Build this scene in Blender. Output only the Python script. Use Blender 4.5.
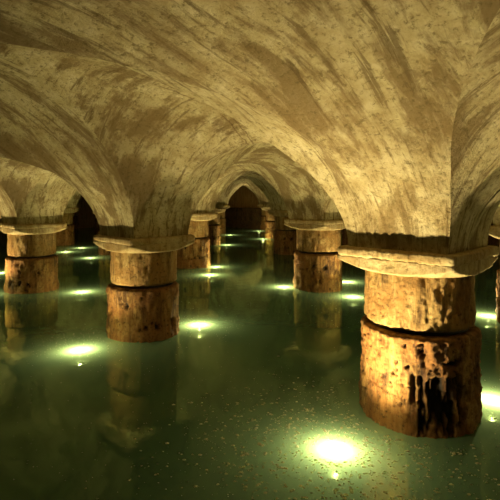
import bpy, bmesh, math, random
from mathutils import Vector, noise, Matrix

for o in list(bpy.data.objects): bpy.data.objects.remove(o)
scene = bpy.context.scene
COL = scene.collection
PI = math.pi

# ------------------------------------------------------------------ camera
EYE = 1.95
FPX = 470.0
cam_d = bpy.data.cameras.new('camera'); cam = bpy.data.objects.new('camera', cam_d); COL.objects.link(cam)
cam.location = (0, 0, EYE); cam.rotation_euler = (PI/2, 0, 0)
cam_d.sensor_width = 36; cam_d.lens = FPX/500*36
cam_d.shift_x = 7/500; cam_d.shift_y = -53/500
cam_d.clip_start = 0.02; cam_d.clip_end = 200
scene.camera = cam

# ------------------------------------------------------------------ world, exposure
w = bpy.data.worlds.new('world'); scene.world = w; w.use_nodes = True
w.node_tree.nodes['Background'].inputs[0].default_value = (0.9, 0.65, 0.3, 1)
w.node_tree.nodes['Background'].inputs[1].default_value = 0.0
vs = scene.view_settings
vs.view_transform = 'Standard'; vs.look = 'None'; vs.gamma = 1; vs.exposure = -0.18
try: vs.use_curve_mapping = False
except Exception: pass
LAMP_W = 235.0
GLOW_W = 100.0
SCUM_FILL_W = 10.0  # added point light above each lamp, brightens the floating scum
LAMP_COL = (1.0, 0.79, 0.41)

# ------------------------------------------------------------------ lattice of the hall
A = 3.02                       # half the diagonal of a bay
S = A*math.sqrt(2)             # bay side
P0 = Vector((1.58, 4.2))       # the near right column
E1 = Vector((1, 1)).normalized(); E2 = Vector((-1, 1)).normalized()
# the hall was not set out truly: offsets of single lattice points
SHIFT = {(0, 0): (.02, .10), (0, 1): (.01, -.42), (0, 2): (.0, -.30), (1, 1): (.04, -.14), (1, 0): (-.12, 0), (0, -1): (1.2, .2), (-1, 0): (-1.5, -.9)}
DZ = {(0, 1): -.10, (0, 2): -.10, (1, 1): -.03}      # columns that stand a little lower
def P(i, j):
    p = P0 + E1*(S*i) + E2*(S*j)
    if i <= -1: p += Vector((-1.9, .8)) if j >= 0 else Vector((3.2, .9))
    return p + Vector(SHIFT.get((i, j), (0, 0)))
I0, I1, J0, J1 = -3, 4, -2, 6  # walls stand on these lattice lines
ZS = 1.50                      # springing of the vaults
PIER = 0.90                    # side of the square pier the vaults spring from
R = (S-PIER)/2
def arch_rise(along, i, j):    # rise of the arch from column (i, j) to the next one along E1 or E2
    return 1.36 if (along == 1 and i == -1 and j <= 0) else 1.12
def rise(x1, x2, i, j, rc):    # the vault of a bay climbs from its four arches to its centre
    a, b = x1/(S/2), x2/(S/2)
    m = min(1, max(abs(a), abs(b)))**2.2
    wt_ = [(max(0, -b)**6, arch_rise(1, i, j)), (max(0, b)**6, arch_rise(1, i, j+1)),
           (max(0, -a)**6, arch_rise(2, i, j)), (max(0, a)**6, arch_rise(2, i+1, j))]
    sw = sum(w_ for w_, r_ in wt_)
    re_ = sum(w_*r_ for w_, r_ in wt_)/sw if sw > 1e-9 else 1.12
    return rc*(1-m)+re_*m

# ------------------------------------------------------------------ helpers
def link(name, me, mat=None, parent=None):
    o = bpy.data.objects.new(name, me); COL.objects.link(o)
    if mat is not None and me is not None and not me.materials: me.materials.append(mat)
    if parent: o.parent = parent
    return o
def mesh(name, verts, faces, smooth=True):
    me = bpy.data.meshes.new(name); me.from_pydata(verts, [], faces)
    if smooth: me.polygons.foreach_set('use_smooth', [True]*len(me.polygons))
    me.update(); return me
def tag(o, label=None, cat=None, group=None, kind=None):
    if label: o['label'] = label
    if cat: o['category'] = cat
    if group: o['group'] = group
    if kind: o['kind'] = kind
    return o
def empty(name, loc, rz=0):
    o = bpy.data.objects.new(name, None); COL.objects.link(o)
    o.location = loc; o.rotation_euler = (0, 0, rz); o.empty_display_size = .2
    return o
def fbm(p, H=1.0, oct=4): return noise.fractal(p, H, 2.0, oct)

class NT:
    def __init__(s, name):
        s.m = bpy.data.materials.new(name); s.m.use_nodes = True
        s.t = s.m.node_tree; s.t.nodes.clear()
        s.out = s.t.nodes.new('ShaderNodeOutputMaterial')
    def n(s, typ, **kw):
        nd = s.t.nodes.new(typ)
        for k, v in kw.items(): setattr(nd, k, v)
        return nd
    def put(s, sock, v):
        if hasattr(v, 'is_output'): s.t.links.new(v, sock)
        else: sock.default_value = v
    def noise(s, vec, scale, detail=6, rough=.6, dist=0):
        nd = s.n('ShaderNodeTexNoise')
        s.t.links.new(vec, nd.inputs['Vector'])
        nd.inputs['Scale'].default_value = scale; nd.inputs['Detail'].default_value = detail
        nd.inputs['Roughness'].default_value = rough; nd.inputs['Distortion'].default_value = dist
        return nd.outputs['Fac']
    def mapping(s, vec, scale, loc=(0, 0, 0)):
        nd = s.n('ShaderNodeMapping'); s.t.links.new(vec, nd.inputs['Vector'])
        nd.inputs['Scale'].default_value = scale; nd.inputs['Location'].default_value = loc
        return nd.outputs[0]
    def ramp(s, fac, stops):
        nd = s.n('ShaderNodeValToRGB'); s.t.links.new(fac, nd.inputs[0])
        el = nd.color_ramp.elements
        while len(el) < len(stops): el.new(.5)
        for e, (p, c) in zip(el, stops):
            e.position = p
            e.color = (c, c, c, 1) if isinstance(c, (int, float)) else (*c, 1)
        return nd.outputs[0]
    def mix(s, fac, a, b, mode='MIX'):
        nd = s.n('ShaderNodeMix', data_type='RGBA', blend_type=mode)
        s.put(nd.inputs['Factor'], fac)
        s.put(nd.inputs[6], a if hasattr(a, 'is_output') else (*a, 1))
        s.put(nd.inputs[7], b if hasattr(b, 'is_output') else (*b, 1))
        return nd.outputs[2]
    def math(s, op, a, b=0.0):
        nd = s.n('ShaderNodeMath', operation=op); s.put(nd.inputs[0], a); s.put(nd.inputs[1], b)
        return nd.outputs[0]
    def bump(s, h, strength, dist=.02, normal=None):
        nd = s.n('ShaderNodeBump'); s.t.links.new(h, nd.inputs['Height'])
        nd.inputs['Strength'].default_value = strength; nd.inputs['Distance'].default_value = dist
        if normal: s.t.links.new(normal, nd.inputs['Normal'])
        return nd.outputs[0]
    def pbsdf(s, col, rough=.85, normal=None, spec=.3, **kw):
        b = s.n('ShaderNodeBsdfPrincipled')
        s.put(b.inputs['Base Color'], col if hasattr(col, 'is_output') else (*col, 1))
        s.put(b.inputs['Roughness'], rough); b.inputs['Specular IOR Level'].default_value = spec
        if normal: s.t.links.new(normal, b.inputs['Normal'])
        for k, v in kw.items(): s.put(b.inputs[k], v)
        s.t.links.new(b.outputs[0], s.out.inputs[0]); return b

# ------------------------------------------------------------------ materials
def mat_vault():
    t = NT('vault_plaster')
    uv = t.n('ShaderNodeUVMap'); uv.uv_map = 'arc'; uv = uv.outputs[0]
    pos = t.n('ShaderNodeNewGeometry').outputs['Position']
    streak = t.noise(t.mapping(uv, (3.4, 1.0, 1)), 1.0, 10, .70, .35)
    thin = t.noise(t.mapping(uv, (13, 1.5, 1), (4, 2, 0)), 1.0, 8, .68, .3)
    patch = t.noise(pos, .8, 6, .62, .4)
    grit = t.noise(pos, 22, 9, .75)
    mott = t.noise(pos, 5, 8, .72)
    c = t.ramp(mott, [(.30, (.34, .26, .115)), (.48, (.50, .42, .22)), (.68, (.62, .55, .33))])
    bl = t.math('ADD', t.math('MULTIPLY', streak, .75), t.math('MULTIPLY', patch, .25))
    c = t.mix(t.ramp(bl, [(.44, .8), (.478, .42), (.512, 0)]), c, (.17, .112, .042))
    c = t.mix(t.ramp(thin, [(.38, .75), (.46, 0)]), c, (.13, .088, .034))
    c = t.mix(t.ramp(patch, [(.34, .5), (.55, 0)]), c, (.21, .14, .055))
    c = t.mix(t.ramp(grit, [(.38, .75), (.475, 0)]), c, (.14, .105, .04))
    fine = thin
    # faint courses of the plastered masonry
    br = t.n('ShaderNodeTexBrick'); t.t.links.new(t.mapping(uv, (1, 1, 1)), br.inputs['Vector'])
    br.inputs['Scale'].default_value = 1; br.inputs['Brick Width'].default_value = .42; br.inputs['Row Height'].default_value = .16
    br.inputs['Mortar Size'].default_value = .006; br.inputs['Mortar Smooth'].default_value = .6
    c = t.mix(t.math('MULTIPLY', br.outputs['Fac'], .10), c, (.2, .13, .05))
    sep = t.n('ShaderNodeSeparateXYZ'); t.t.links.new(uv, sep.inputs[0])
    wob = t.math('ADD', sep.outputs[1], t.math('MULTIPLY', t.math('SUBTRACT', t.noise(pos, 3, 6, .7), .5), .22))
    dist = t.math('ABSOLUTE', t.math('SUBTRACT', wob, PI/2*R-.05))
    c = t.mix(t.math('MULTIPLY', t.ramp(dist, [(.0, .8), (.018, 0)]), t.ramp(patch, [(.45, 0), (.55, 1)])), c, (.12, .07, .03))
    h = t.math('ADD', t.math('MULTIPLY', grit, .9), t.math('MULTIPLY', streak, .9))
    h = t.math('ADD', h, t.math('MULTIPLY', fine, .5))
    nrm = t.bump(h, .9, .035)
    t.pbsdf(c, .9, nrm, .15)
    return t.m

def mat_concrete(name, dark, mid, light, rust, vert=1.0, attr=None):
    t = NT(name)
    tc = t.n('ShaderNodeTexCoord').outputs['Object']
    oi = t.n('ShaderNodeObjectInfo')
    va = t.n('ShaderNodeVectorMath', operation='ADD')
    cmb = t.n('ShaderNodeCombineXYZ')
    t.t.links.new(t.math('MULTIPLY', oi.outputs['Random'], 37.0), cmb.inputs[0])
    t.t.links.new(tc, va.inputs[0]); t.t.links.new(cmb.outputs[0], va.inputs[1])
    v = va.outputs[0]
    streak = t.noise(t.mapping(v, (9, 9, 1.3)), vert, 9, .72, .4)
    patch = t.noise(v, 2.6, 6, .62, .4)
    grit = t.noise(v, 26, 9, .75)
    c = t.ramp(streak, [(.36, dark), (.50, mid), (.66, light)])
    c = t.mix(t.ramp(patch, [(.42, 0), (.62, .8)]), c, rust)
    c = t.mix(t.ramp(patch, [(.30, .7), (.43, 0)]), c, dark)
    c = t.mix(t.ramp(grit, [(.36, .85), (.47, 0)]), c, dark)
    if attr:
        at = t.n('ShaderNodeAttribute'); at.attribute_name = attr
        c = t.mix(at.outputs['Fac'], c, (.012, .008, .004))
    h = t.math('ADD', t.math('MULTIPLY', grit, .6), t.math('MULTIPLY', streak, .8))
    t.pbsdf(c, .82, t.bump(h, 1.0, .035), .25)
    return t.m

def mat_water():
    t = NT('murky_water')
    pos = t.n('ShaderNodeNewGeometry').outputs['Position']
    r1 = t.noise(t.mapping(pos, (1.0, 1.0, 1)), 3.2, 4, .5, .3)
    r2 = t.noise(pos, 17, 3, .5)
    h = t.math('ADD', t.math('MULTIPLY', r1, 1.0), t.math('MULTIPLY', r2, .12))
    nrm = t.bump(h, .05, .05)
    cl = t.noise(pos, .9, 4, .6)
    body = t.ramp(cl, [(.3, (.018, .060, .014)), (.7, (.028, .088, .023))])
    dif = t.n('ShaderNodeBsdfDiffuse'); t.t.links.new(body, dif.inputs[0])
    tr = t.n('ShaderNodeBsdfTransparent'); tr.inputs[0].default_value = (.42, .60, .22, 1)
    tl = t.n('ShaderNodeBsdfTranslucent'); tl.inputs[0].default_value = (.125, .185, .075, 1)
    m0 = t.n('ShaderNodeMixShader'); m0.inputs[0].default_value = .5
    t.t.links.new(dif.outputs[0], m0.inputs[1]); t.t.links.new(tl.outputs[0], m0.inputs[2])
    m1 = t.n('ShaderNodeMixShader'); m1.inputs[0].default_value = .07
    t.t.links.new(m0.outputs[0], m1.inputs[1]); t.t.links.new(tr.outputs[0], m1.inputs[2])
    gl = t.n('ShaderNodeBsdfGlossy'); gl.inputs['Roughness'].default_value = .045
    gl.inputs[0].default_value = (.74, .95, .6, 1)
    t.t.links.new(nrm, gl.inputs['Normal'])
    fr = t.n('ShaderNodeFresnel'); fr.inputs[0].default_value = 1.33; t.t.links.new(nrm, fr.inputs['Normal'])
    m2 = t.n('ShaderNodeMixShader'); t.t.links.new(fr.outputs[0], m2.inputs[0])
    t.t.links.new(m1.outputs[0], m2.inputs[1]); t.t.links.new(gl.outputs[0], m2.inputs[2])
    t.t.links.new(m2.outputs[0], t.out.inputs[0])
    return t.m

def mat_simple(name, col, rough=.6, metal=0.0, nscale=20, var=.4):
    t = NT(name)
    tc = t.n('ShaderNodeTexCoord').outputs['Object']
    f = t.noise(tc, nscale, 5, .6)
    c = t.mix(t.ramp(f, [(.3, var), (.7, 0)]), col, tuple(x*.35 for x in col))
    t.pbsdf(c, rough, t.bump(f, .4, .01), .4, Metallic=metal)
    return t.m

def mat_emit(name, col, strength):      # clear glass that glows
    t = NT(name); e = t.n('ShaderNodeEmission')
    e.inputs[0].default_value = (*col, 1); e.inputs[1].default_value = strength
    tr = t.n('ShaderNodeBsdfTransparent'); ad = t.n('ShaderNodeAddShader')
    t.t.links.new(e.outputs[0], ad.inputs[0]); t.t.links.new(tr.outputs[0], ad.inputs[1])
    t.t.links.new(ad.outputs[0], t.out.inputs[0]); return t.m
def mat_scum():
    t = NT('floating_scum')
    tc = t.n('ShaderNodeTexCoord').outputs['Object']
    c = t.ramp(t.noise(tc, 40, 4), [(.3, (.60, .58, .40)), (.7, (.88, .86, .68))])
    d = t.n('ShaderNodeBsdfDiffuse'); tl = t.n('ShaderNodeBsdfTranslucent'); m = t.n('ShaderNodeMixShader')
    t.t.links.new(c, d.inputs[0]); t.t.links.new(c, tl.inputs[0]); m.inputs[0].default_value = .5
    t.t.links.new(d.outputs[0], m.inputs[1]); t.t.links.new(tl.outputs[0], m.inputs[2])
    t.t.links.new(m.outputs[0], t.out.inputs[0]); return t.m

M = dict(
    vault=mat_vault(),
    shaft=mat_concrete('shaft_concrete', (.07, .037, .012), (.30, .19, .06), (.48, .35, .14), (.30, .155, .042)),
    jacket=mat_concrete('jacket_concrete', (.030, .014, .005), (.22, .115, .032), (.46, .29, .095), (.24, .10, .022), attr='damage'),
    cap=mat_concrete('capital_stone', (.20, .13, .05), (.46, .36, .175), (.58, .48, .26), (.36, .24, .085)),
    core=mat_simple('groove_shade', (.03, .018, .008)),  # near-black colour paints in the shade inside the column groove
    stave=mat_simple('rusted_bar', (.10, .05, .015), .8),
    water=mat_water(),
    bed=mat_simple('silty_bed', (.02, .035, .012), .9, 0, 2.0),
    wall=mat_concrete('wall_plaster', (.24, .13, .045), (.46, .28, .10), (.55, .38, .16), (.46, .24, .08)),
    shade_stone=mat_concrete('foot_shade_stone', (.03, .02, .01), (.10, .06, .025), (.16, .10, .04), (.12, .06, .02)),  # stone colour darkened to stand for the unlit wall foot
    housing=mat_simple('lamp_metal', (.10, .10, .09), .4, .8),
    lens=mat_emit('lamp_lens', (1.0, .86, .55), .8),
    scum=mat_scum(),
)

# ------------------------------------------------------------------ setting: bed, water, walls
cen = (P(I0, J0)+P(I1, J1))/2
def quad(name, c0, c1, c2, c3, mat, kind='structure', label=None, cat=None):
    o = link(name, mesh(name, [c0, c1, c2, c3], [(0, 1, 2, 3)], False), mat)
    return tag(o, label, cat, None, kind)
def p3(v, z): return (v.x, v.y, z)
corn = [P(I0, J0)-E1*3-E2*3, P(I1, J0)+E1*.3-E2*3, P(I1, J1)+E1*.3+E2*.3, P(I0, J1)-E1*3+E2*.3]
tag(quad('floor', *[p3(c, -1.1) for c in corn], M['bed']), 'silty bed of the flooded hall under green water', 'floor')
wt = quad('water', *[p3(c, 0) for c in corn], M['water'])
tag(wt, 'murky green water flooding the hall between the columns', 'water')
TH = .5
def wall(name, a, b, outdir, label):
    n = 24; vs_, fs = [], []
    o3 = Vector((outdir.x, outdir.y, 0))*TH
    for k in range(2):
        for (q, z) in ((a, -1.1), (b, -1.1), (b, 3.7), (a, 3.7)):
            v = Vector((q.x, q.y, z)) + o3*k; vs_.append(v)
    fs = [(0, 1, 2, 3), (7, 6, 5, 4), (0, 4, 5, 1), (3, 2, 6, 7), (1, 5, 6, 2), (0, 3, 7, 4)]
    o = link(name, mesh(name, vs_, fs, False), M['wall'])
    return tag(o, label, 'wall', None, 'structure')
wall('wall_back', P(I1, J0), P(I1, J1), E1, 'dark plastered end wall closing the aisle')
wall('wall_left', P(-1, J1), P(I1, J1), E2, 'dark far wall behind the left columns')
wall('wall_right', P(I0, J0), P(I1, J0), -E2, 'plastered wall beyond the right columns')
wall('wall_front', P(I0, J0), P(I0, J1), -E1, 'plastered wall behind the viewer')

# dark stones, one by one, put where the end wall foot is unlit
foot_shade = empty('shade_foot_1', (P(4, 4).x, P(4, 4).y, 0)); tag(foot_shade, 'dark stones put in for the unlit foot of the end wall', 'foot_shade', None, 'structure')
rng = random.Random(5)
def stone_mesh(seed, w_, d_, h_):
    bm = bmesh.new(); bmesh.ops.create_cube(bm, size=1)
    bmesh.ops.subdivide_edges(bm, edges=bm.edges[:], cuts=1)
    for v in bm.verts:
        k = v.co.copy()
        if k.length > .8: v.co *= .86
        v.co += Vector((fbm(k*2+Vector((seed, 0, 0))), fbm(k*2+Vector((0, seed, 0))), fbm(k*2+Vector((0, 0, seed)))))*.06
        v.co = Vector((v.co.x*w_, v.co.y*d_, v.co.z*h_))
    me = bpy.data.meshes.new('stone'); bm.to_mesh(me); bm.free(); me.materials.append(M['shade_stone']); return me
stones = [stone_mesh(k*7.3, .62, .34, .30) for k in range(5)]
ang = math.atan2(E2.y, E2.x)
for row in range(5):
    for k in range(7):
        o = link('stone', stones[rng.randrange(5)], None, foot_shade)
        q = E2*(.55+k*.56+(row % 2)*.26) - E1*(.17+rng.uniform(-.03, .03))
        o.location = (q.x, q.y, .08+row*.26); o.rotation_euler = (rng.uniform(-.08, .08), rng.uniform(-.06, .06), ang+rng.uniform(-.08, .08))

# ------------------------------------------------------------------ vaults
ceiling = empty('ceiling', (cen.x, cen.y, 0)); tag(ceiling, 'cream plastered groin vaults stained with brown streaks', 'vault', None, 'structure')
def vault_bay(i, j):
    c = (P(i, j)+P(i+1, j)+P(i, j+1)+P(i+1, j+1))/4
    d = c.length
    h = PIER/2
    rc = 1.95 if (j == 0 and i == -1) else (1.75 if (j < 0 and i <= -1) else 1.58)
    C00 = P(i, j)+E1*h+E2*h; C10 = P(i+1, j)-E1*h+E2*h
    C01 = P(i, j+1)+E1*h-E2*h; C11 = P(i+1, j+1)-E1*h-E2*h
    nt, nv = (64, 30) if d < 9 else ((40, 16) if d < 18 else (24, 8))
    verts, faces, uvs = [], [], []
    def plan(x1, x2):                       # local E1, E2 offsets -> plan; beyond R the pier's own square
        a = (max(-R, min(R, x1))/R+1)/2; b = (max(-R, min(R, x2))/R+1)/2
        v = C00*(1-a)*(1-b)+C10*a*(1-b)+C01*(1-a)*b+C11*a*b
        e1 = x1-max(-R, min(R, x1)); e2 = x2-max(-R, min(R, x2))
        dz = DZ.get((i, j), 0)*(1-a)*(1-b)+DZ.get((i+1, j), 0)*a*(1-b)+DZ.get((i, j+1), 0)*(1-a)*b+DZ.get((i+1, j+1), 0)*a*b
        return v+E1*e1+E2*e2, dz
    for fam in range(2):
        eu, ev = (E1, E2) if fam == 0 else (E2, E1)
        for side in (-1, 1):
            base = len(verts)
            for a in range(nt+1):
                th = PI*a/nt
                p = R*math.cos(th); zn = math.sin(th) if 0 < a < nt else 0.0
                for b in range(nv+1):
                    q = side*(abs(p)+(S/2-abs(p))*b/nv)
                    z = ZS+zn*(rise(p, q, i, j, rc) if fam == 0 else rise(q, p, i, j, rc))
                    x, dz = plan(p, q) if fam == 0 else plan(q, p)
                    z += dz
                    wv = Vector((x.x, x.y, z))
                    k = min(1, (z-dz-ZS)/.25)
                    dn = (noise.noise_vector(wv*1.4)*.022+noise.noise_vector(wv*5)*.007)*k
                    verts.append((x.x+dn.x-cen.x, x.y+dn.y-cen.y, z+dn.z))
                    uvs.append((x.dot(ev)+fam*31.7, (th if th < PI/2 else PI-th)*R))
            for a in range(nt):
                for b in range(nv):
                    q0 = base+a*(nv+1)+b
                    faces.append((q0, q0+1, q0+nv+2, q0+nv+1))
    me = mesh('vault_bay', verts, faces)
    uvl = me.uv_layers.new(name='arc')
    flat = []
    for lp in me.loops: flat.extend(uvs[lp.vertex_index])
    uvl.data.foreach_set('uv', flat)
    link('vault_bay', me, M['vault'], ceiling)
for i in range(I0, I1):
    for j in range(J0, J1): vault_bay(i, j)

# ------------------------------------------------------------------ columns
RS, RJ = .465, .50             # shaft and jacket radii
ZJ, ZG, ZN, ZA = .80, .835, 1.29, 1.415   # jacket top, groove top, neck, abacus underside
HA = .53                       # half side of the abacus
def lathe_noise(name, zs, rad, nseg, seed, amp, freq, mask=None, capbot=False, captop=True, fine=.006):
    vs_, fs = [], []; dmg = []
    for k, z in enumerate(zs):
        for s in range(nseg):
            a = 2*PI*s/nseg
            r = rad(z, a)
            q = Vector((math.cos(a)*freq, math.sin(a)*freq, z*freq*.7+seed))
            r += fbm(q, .8, 5)*amp + fbm(q*3.1+Vector((0, 0, 5)), .6, 3)*fine
            m = mask(z, a) if mask else 0
            r -= m*.055; dmg.append(m)
            vs_.append((math.cos(a)*r, math.sin(a)*r, z))
    for k in range(len(zs)-1):
        for s in range(nseg):
            t_ = (s+1) % nseg
            fs.append((k*nseg+s, k*nseg+t_, (k+1)*nseg+t_, (k+1)*nseg+s))
    if captop: fs.append(tuple((len(zs)-1)*nseg+s for s in range(nseg)))
    if capbot: fs.append(tuple(reversed(range(nseg))))
    me = mesh(name, vs_, fs)
    if captop: me.polygons[-1].use_smooth = False
    at = me.attributes.new('damage', 'FLOAT', 'POINT'); at.data.foreach_set('value', dmg)
    return me
def lin(a, b, n): return [a+(b-a)*k/n for k in range(n+1)]

def make_parts(seed, hi, damage):
    ns, nz = (200, 90) if hi else (132, 52)
    mj = lathe_noise('jacket', lin(-1.1, -.15, 4)+lin(-.1, ZJ, nz),
                     lambda z, a: RJ - .03*max(0, (z-ZJ+.03)/.03)**2 + .012*math.sin(a*3+seed) + (.012 if z < .28+.05*math.sin(a*2+seed) else 0),
                     ns, seed, .022, 6, damage, False, True, .012)
    mj.materials.append(M['jacket'])
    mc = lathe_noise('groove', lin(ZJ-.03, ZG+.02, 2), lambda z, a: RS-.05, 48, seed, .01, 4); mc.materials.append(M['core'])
    ms = lathe_noise('shaft', lin(ZG, ZN+.02, nz//2), lambda z, a: RS - .03*max(0, (ZG+.02-z)/.02), ns, seed+9, .015, 7, None, True, True, .009); ms.materials.append(M['shaft'])
    # capital: cone cut by the square of the abacus
    def caprad(z, a):
        t = max(0, min(1, (z-ZN)/(ZA-ZN)))
        cone = RS+.005 + (.79-RS)*t**.8
        sq = (HA-.012)/max(abs(math.cos(a-PI/4)), abs(math.sin(a-PI/4)))
        return min(cone, sq)
    mk = lathe_noise('capital', lin(ZN, ZA+.005, 16 if hi else 8), caprad, 160 if hi else 80, seed+3, .009, 6, None, True); mk.materials.append(M['cap'])
    def abrad(z, a):
        sq = HA/max(abs(math.cos(a-PI/4)), abs(math.sin(a-PI/4)))
        e = .015*(abs(z-(ZA+ZS)/2)/((ZS-ZA)/2))**4
        return min(sq, .735)-e
    ma = lathe_noise('abacus', lin(ZA, ZS+.002, 6), abrad, 240 if hi else 80, seed+5, .008, 7, None, True, True, .009); ma.materials.append(M['cap'])
    return dict(jacket=mj, groove=mc, shaft=ms, capital=mk, abacus=ma)

def near_damage(z, a):
    """broken patches on the jacket of the near column (a measured around the column)"""
    m = 0
    da = (a-math.radians(268)+PI) % (2*PI)-PI       # front of the column, seen from the camera
    j1 = fbm(Vector((a*9, z*4, 1.7)), .8, 4)
    env = (1-(abs(da)/.46)**4)                       # envelope of the patch
    top = .50+.05*fbm(Vector((a*6, 0, 4)), .8, 3)
    if env > 0 and z < top:
        g = noise.noise(Vector((a*26+.8*j1, z*2.2, 3.3)))*.7+noise.noise(Vector((a*60, z*5, 9.3)))*.35
        e = min(1, env*2)*min(1, (top-z)/.03)*min(1, max(0, z-.02+.1*j1)/.05+.15)
        m = max(0, min(1, (g+.28)*5))*e
    n2 = fbm(Vector((math.cos(a)*9, math.sin(a)*9, z*13)), .7, 4)
    if n2 > .55 and .2 < z < .76: m = max(m, min(1, (n2-.55)*6))
    lip = .6-.1*abs(da-.28)
    if abs(da-.22) < .14 and abs(z-.585+.02*j1) < .035*(1-abs(da-.22)/.14): m = 1
    return m
def small_damage(z, a):
    n2 = fbm(Vector((math.cos(a)*5+8, math.sin(a)*5, z*5)), .7, 4)
    return min(1, max(0, (n2-.5)*6)) if z < .7 else 0

near = make_parts(1.3, True, near_damage)
kinds = [make_parts(11.1+k*6.7, False, small_damage) for k in range(3)]

COLUMNS = {}
def column(i, j, label):
    p = P(i, j)
    parts = near if (i, j) == (0, 0) else kinds[(i*2+j*5) % 3]
    root = empty('round_column', (p.x, p.y, DZ.get((i, j), 0)))
    root.rotation_euler = (0, 0, 0 if (i, j) == (0, 0) else PI/2*((i+3*j) % 4))
    tag(root, label, 'column', 'round columns standing in the water')
    for nm in ('jacket', 'groove', 'shaft', 'capital', 'abacus'):
        link(nm, parts[nm], None, root)
    COLUMNS[(i, j)] = root
    return root
LABELS = {
    (0, 0): 'large near column at right with a broken dark patch on its jacket',
    (0, 1): 'column left of centre with a lamp on each side, lit on its left half',
    (1, 1): 'column just left of the large near column, behind its vault',
    (0, 2): 'leftmost column, pale lit strip on its left side',
    (1, 2): 'rusty column right behind the column left of centre',
    (1, 0): 'dark column cut off by the right edge of the photo',
    (2, 2): 'second column along the right row of the aisle, behind the first',
    (3, 3): 'third column along the right row of the aisle',
    (4, 4): 'column at the end wall on the right of the aisle',
    (2, 3): 'far left aisle column with a lamp at its right foot',
    (3, 4): 'farthest left aisle column before the end wall',
    (1, 4): 'narrow orange-lit far column beside the leftmost column',
}
LABELS.update({
    (1, 3): 'dark sliver of a far column at the left flank of the column left of centre',
    (3, 2): 'far column in the gap between the near column and the one left of it',
    (4, 1): 'far column seen right of the large near column, by the right edge',
    (4, 5): 'farthest column on the left, standing at the end wall',
    (2, 5): 'tiny far column left of the column left of centre',
    (2, 6): 'tiny column at the far left wall, right of the narrow orange-lit one',
    (-1, 1): 'column outside the left edge of the photo, next to the column left of centre',
    (-1, 2): 'column outside the left edge of the photo, next to the leftmost column',
    (0, -1): 'column outside the right edge of the photo, nearest the viewer',
})
for k in sorted(LABELS): column(*k, LABELS[k])
for k in ((0, 3), (2, 1), (1, 5), (4, 2), (3, 1), (2, 4), (3, 5)):
    column(*k, 'column wholly hidden behind the nearer columns')

# ------------------------------------------------------------------ lamps in the water
def lathe(name, prof, n, mat):
    vs_, fs = [], []
    for (r, z) in prof:
        for s in range(n): vs_.append((r*math.cos(2*PI*s/n), r*math.sin(2*PI*s/n), z))
    for k in range(len(prof)-1):
        for s in range(n):
            t_ = (s+1) % n; fs.append((k*n+s, k*n+t_, (k+1)*n+t_, (k+1)*n+s))
    fs.append(tuple((len(prof)-1)*n+s for s in range(n)))
    me = mesh(name, vs_, fs); me.materials.append(mat); return me
me_house = lathe('housing', [(.04, -.30), (.09, -.27), (.118, -.20), (.122, -.165), (.112, -.160)], 28, M['housing'])
me_lens = lathe('lens', [(.118, -.162), (.128, -.11), (.115, -.06), (.08, -.03), (.03, -.016)], 18, M['lens'])
LIGHTS = {}
def lamp_light(nm, power, cone=118):
    if (nm, power, cone) not in LIGHTS:
        L = bpy.data.lights.new('lamp_'+nm, 'SPOT' if nm == 'beam' else 'POINT')
        L.energy = {'beam': LAMP_W, 'glow': GLOW_W, 'scum_fill': SCUM_FILL_W}[nm]*power
        L.color = LAMP_COL if nm != 'glow' else (1, .90, .62)
        L.shadow_soft_size = .05 if nm == 'beam' else 0
        if nm == 'beam': L.spot_size = math.radians(cone); L.spot_blend = 1.0
        LIGHTS[(nm, power, cone)] = L
    return LIGHTS[(nm, power, cone)]
def lamp(x, y, label, lean=-12, power=1.0, cone=118):
    """lean: degrees the beam tips towards (or, negative, away from) the nearest column"""
    root = empty('underwater_lamp', (x, y, 0))
    tag(root, label, 'lamp', 'lamps just under the water surface beside the columns')
    link('housing', me_house, None, root); link('lens', me_lens, None, root)
    for nm, z in (('beam', .055), ('glow', -.105), ('scum_fill', .07)):
        lo = bpy.data.objects.new(nm, lamp_light(nm, power if nm == 'beam' else 1.0, cone)); COL.objects.link(lo); lo.parent = root; lo.location = (0, 0, z)
        if nm == 'beam':
            c = min(COLUMNS.values(), key=lambda r: (r.location.x-x)**2+(r.location.y-y)**2).location
            d = Vector((c.x-x, c.y-y, 0)).normalized()*math.sin(math.radians(lean))+Vector((0, 0, math.cos(math.radians(lean))))
            lo.rotation_euler = d.to_track_quat('-Z', 'Y').to_euler()
    return root
def from_px(px, py):
    d = EYE*FPX/(py-197); return (px-243)*d/FPX, d
SEEN = [
    (335, 450, 'lamp at the bottom of the photo before the large near column'),
    (492, 400, 'lamp at the right foot of the large near column'),
    (80, 350, 'lamp in the water in front left of the column left of centre'),
    (199, 325, 'lamp in the water right of the column left of centre'),
    (284, 287, 'lamp left of the column behind the near vault'),
    (353, 297, 'brighter lamp between the near column and the one behind it'),
    (347, 282, 'small farther lamp between the near column and the one behind it'),
    (488, 316, 'lamp by the dark column at the right edge'),
    (82, 292, 'lamp right of the leftmost column'),
    (0, 273, 'lamp cut by the left edge beside the leftmost column'),
    (66, 252, 'far lamp at the foot of the narrow orange-lit column'),
    (81, 248, 'farthest of the lamps seen right of the leftmost column'),
    (90, 258, 'far lamp between the leftmost column and the column left of centre'),
    (210, 275, 'lamp at the front foot of the rusty column'),
    (216, 267, 'lamp right behind the rusty column'),
    (227, 245, 'nearer lamp at the left side of the far aisle'),
    (230, 235, 'farther lamp at the left side of the far aisle'),
    (263, 239, 'nearer lamp at the right side of the far aisle'),
    (259, 231, 'farthest lamp at the right side of the aisle by the end wall'),
]
AIM = {335: (14, 2.6, 138), 492: (-24, 1.2), 80: (12, .7), 353: (12, .6), 284: (-12, .4), 347: (-12, .3), 210: (12, .6), 0: (12, .8), 66: (12, .7), 259: (-20, 1.8), 199: (-26, .7)}
placed = []
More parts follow.
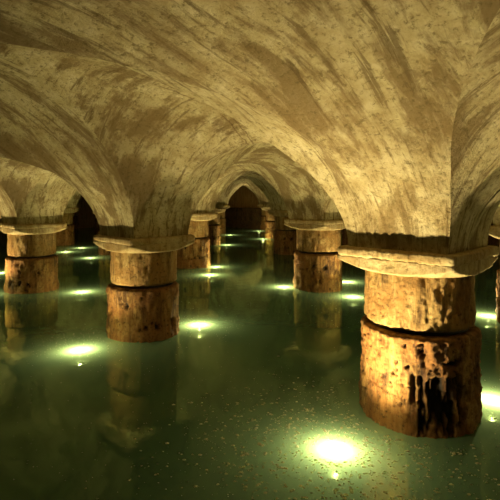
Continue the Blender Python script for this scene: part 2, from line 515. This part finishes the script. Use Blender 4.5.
for (px, py, lab) in SEEN:
    x, y = from_px(px, py); placed.append(Vector((x, y))); lamp(x, y, lab, *AIM.get(px, (-12, 1.0 if y < 8.5 else (.7 if y < 12 else .4))))
for (x, y, lab, aim) in ((-5.18, 9.30, 'lamp just outside the left edge, at the left foot of the leftmost column', (12, 1.0, 118)),
                         (4.75, 2.1, 'lamp just outside the right edge, nearest the viewer', (0, .5, 156))):
    placed.append(Vector((x, y))); lamp(x, y, lab, *aim)
# lamps of the same pairs that the columns hide or that stand outside the frame
for i in range(-1, 5):
    for j in range(-1, 6):
        for s in (-1, 1):
            q = P(i, j)+Vector((.74*s, .5*s))
            if any((q-r).length < 1.3 for r in placed): continue
            if q.y < 3 or q.length > 14: continue
            if q.y > 0 and -12 < 243+q.x*FPX/q.y < 512: continue
            placed.append(q)
            lamp(q.x, q.y, 'lamp outside the %s edge of the photo' % ('left' if q.x < 0 else 'right'), -12, .12)

# ------------------------------------------------------------------ floating scum
rng = random.Random(11)
vs_, fs = [], []
def flake(x, y, r):
    b = len(vs_); a0 = rng.uniform(0, 6.3); n = 5; el = rng.uniform(.5, 1)
    for k in range(n):
        a = a0+2*PI*k/n; q = r*rng.uniform(.6, 1.2)
        vs_.append((x+q*math.cos(a), y+q*math.sin(a)*el, -.001))
    vs_.append((x, y, r*.45))
    for k in range(n): fs.append((b+k, b+(k+1) % n, b+n))
def ok(x, y):
    for r in COLUMNS.values():
        if (r.location.x-x)**2+(r.location.y-y)**2 < .62**2: return False
    return all((l.x-x)**2+(l.y-y)**2 > .16**2 for l in placed)
lampA = Vector(from_px(335, 450)); lampB = Vector(from_px(80, 350)); lampC = Vector(from_px(199, 325))
for (c, n, sg, r0, r1) in ((lampA, 3200, .62, .004, .021), (lampB+Vector((-.1, .25)), 500, .35, .003, .008), (lampC, 220, .35, .003, .007), (Vector((2.3, 4.0)), 420, .5, .004, .013)):
    for k in range(n):
        x = rng.gauss(c.x, sg); y = rng.gauss(c.y, sg)
        if y > 2.2 and ok(x, y): flake(x, y, r0+(r1-r0)*rng.random()**2.5)
for k in range(700):
    y = rng.uniform(2.8, 9); x = rng.uniform(-.55*y, .55*y)
    if ok(x, y): flake(x, y, rng.uniform(.003, .007))
o = link('floating_scum', mesh('floating_scum', vs_, fs, False), M['scum'])
tag(o, 'pale flakes of scum floating on the dark green water', 'scum', None, 'stuff')
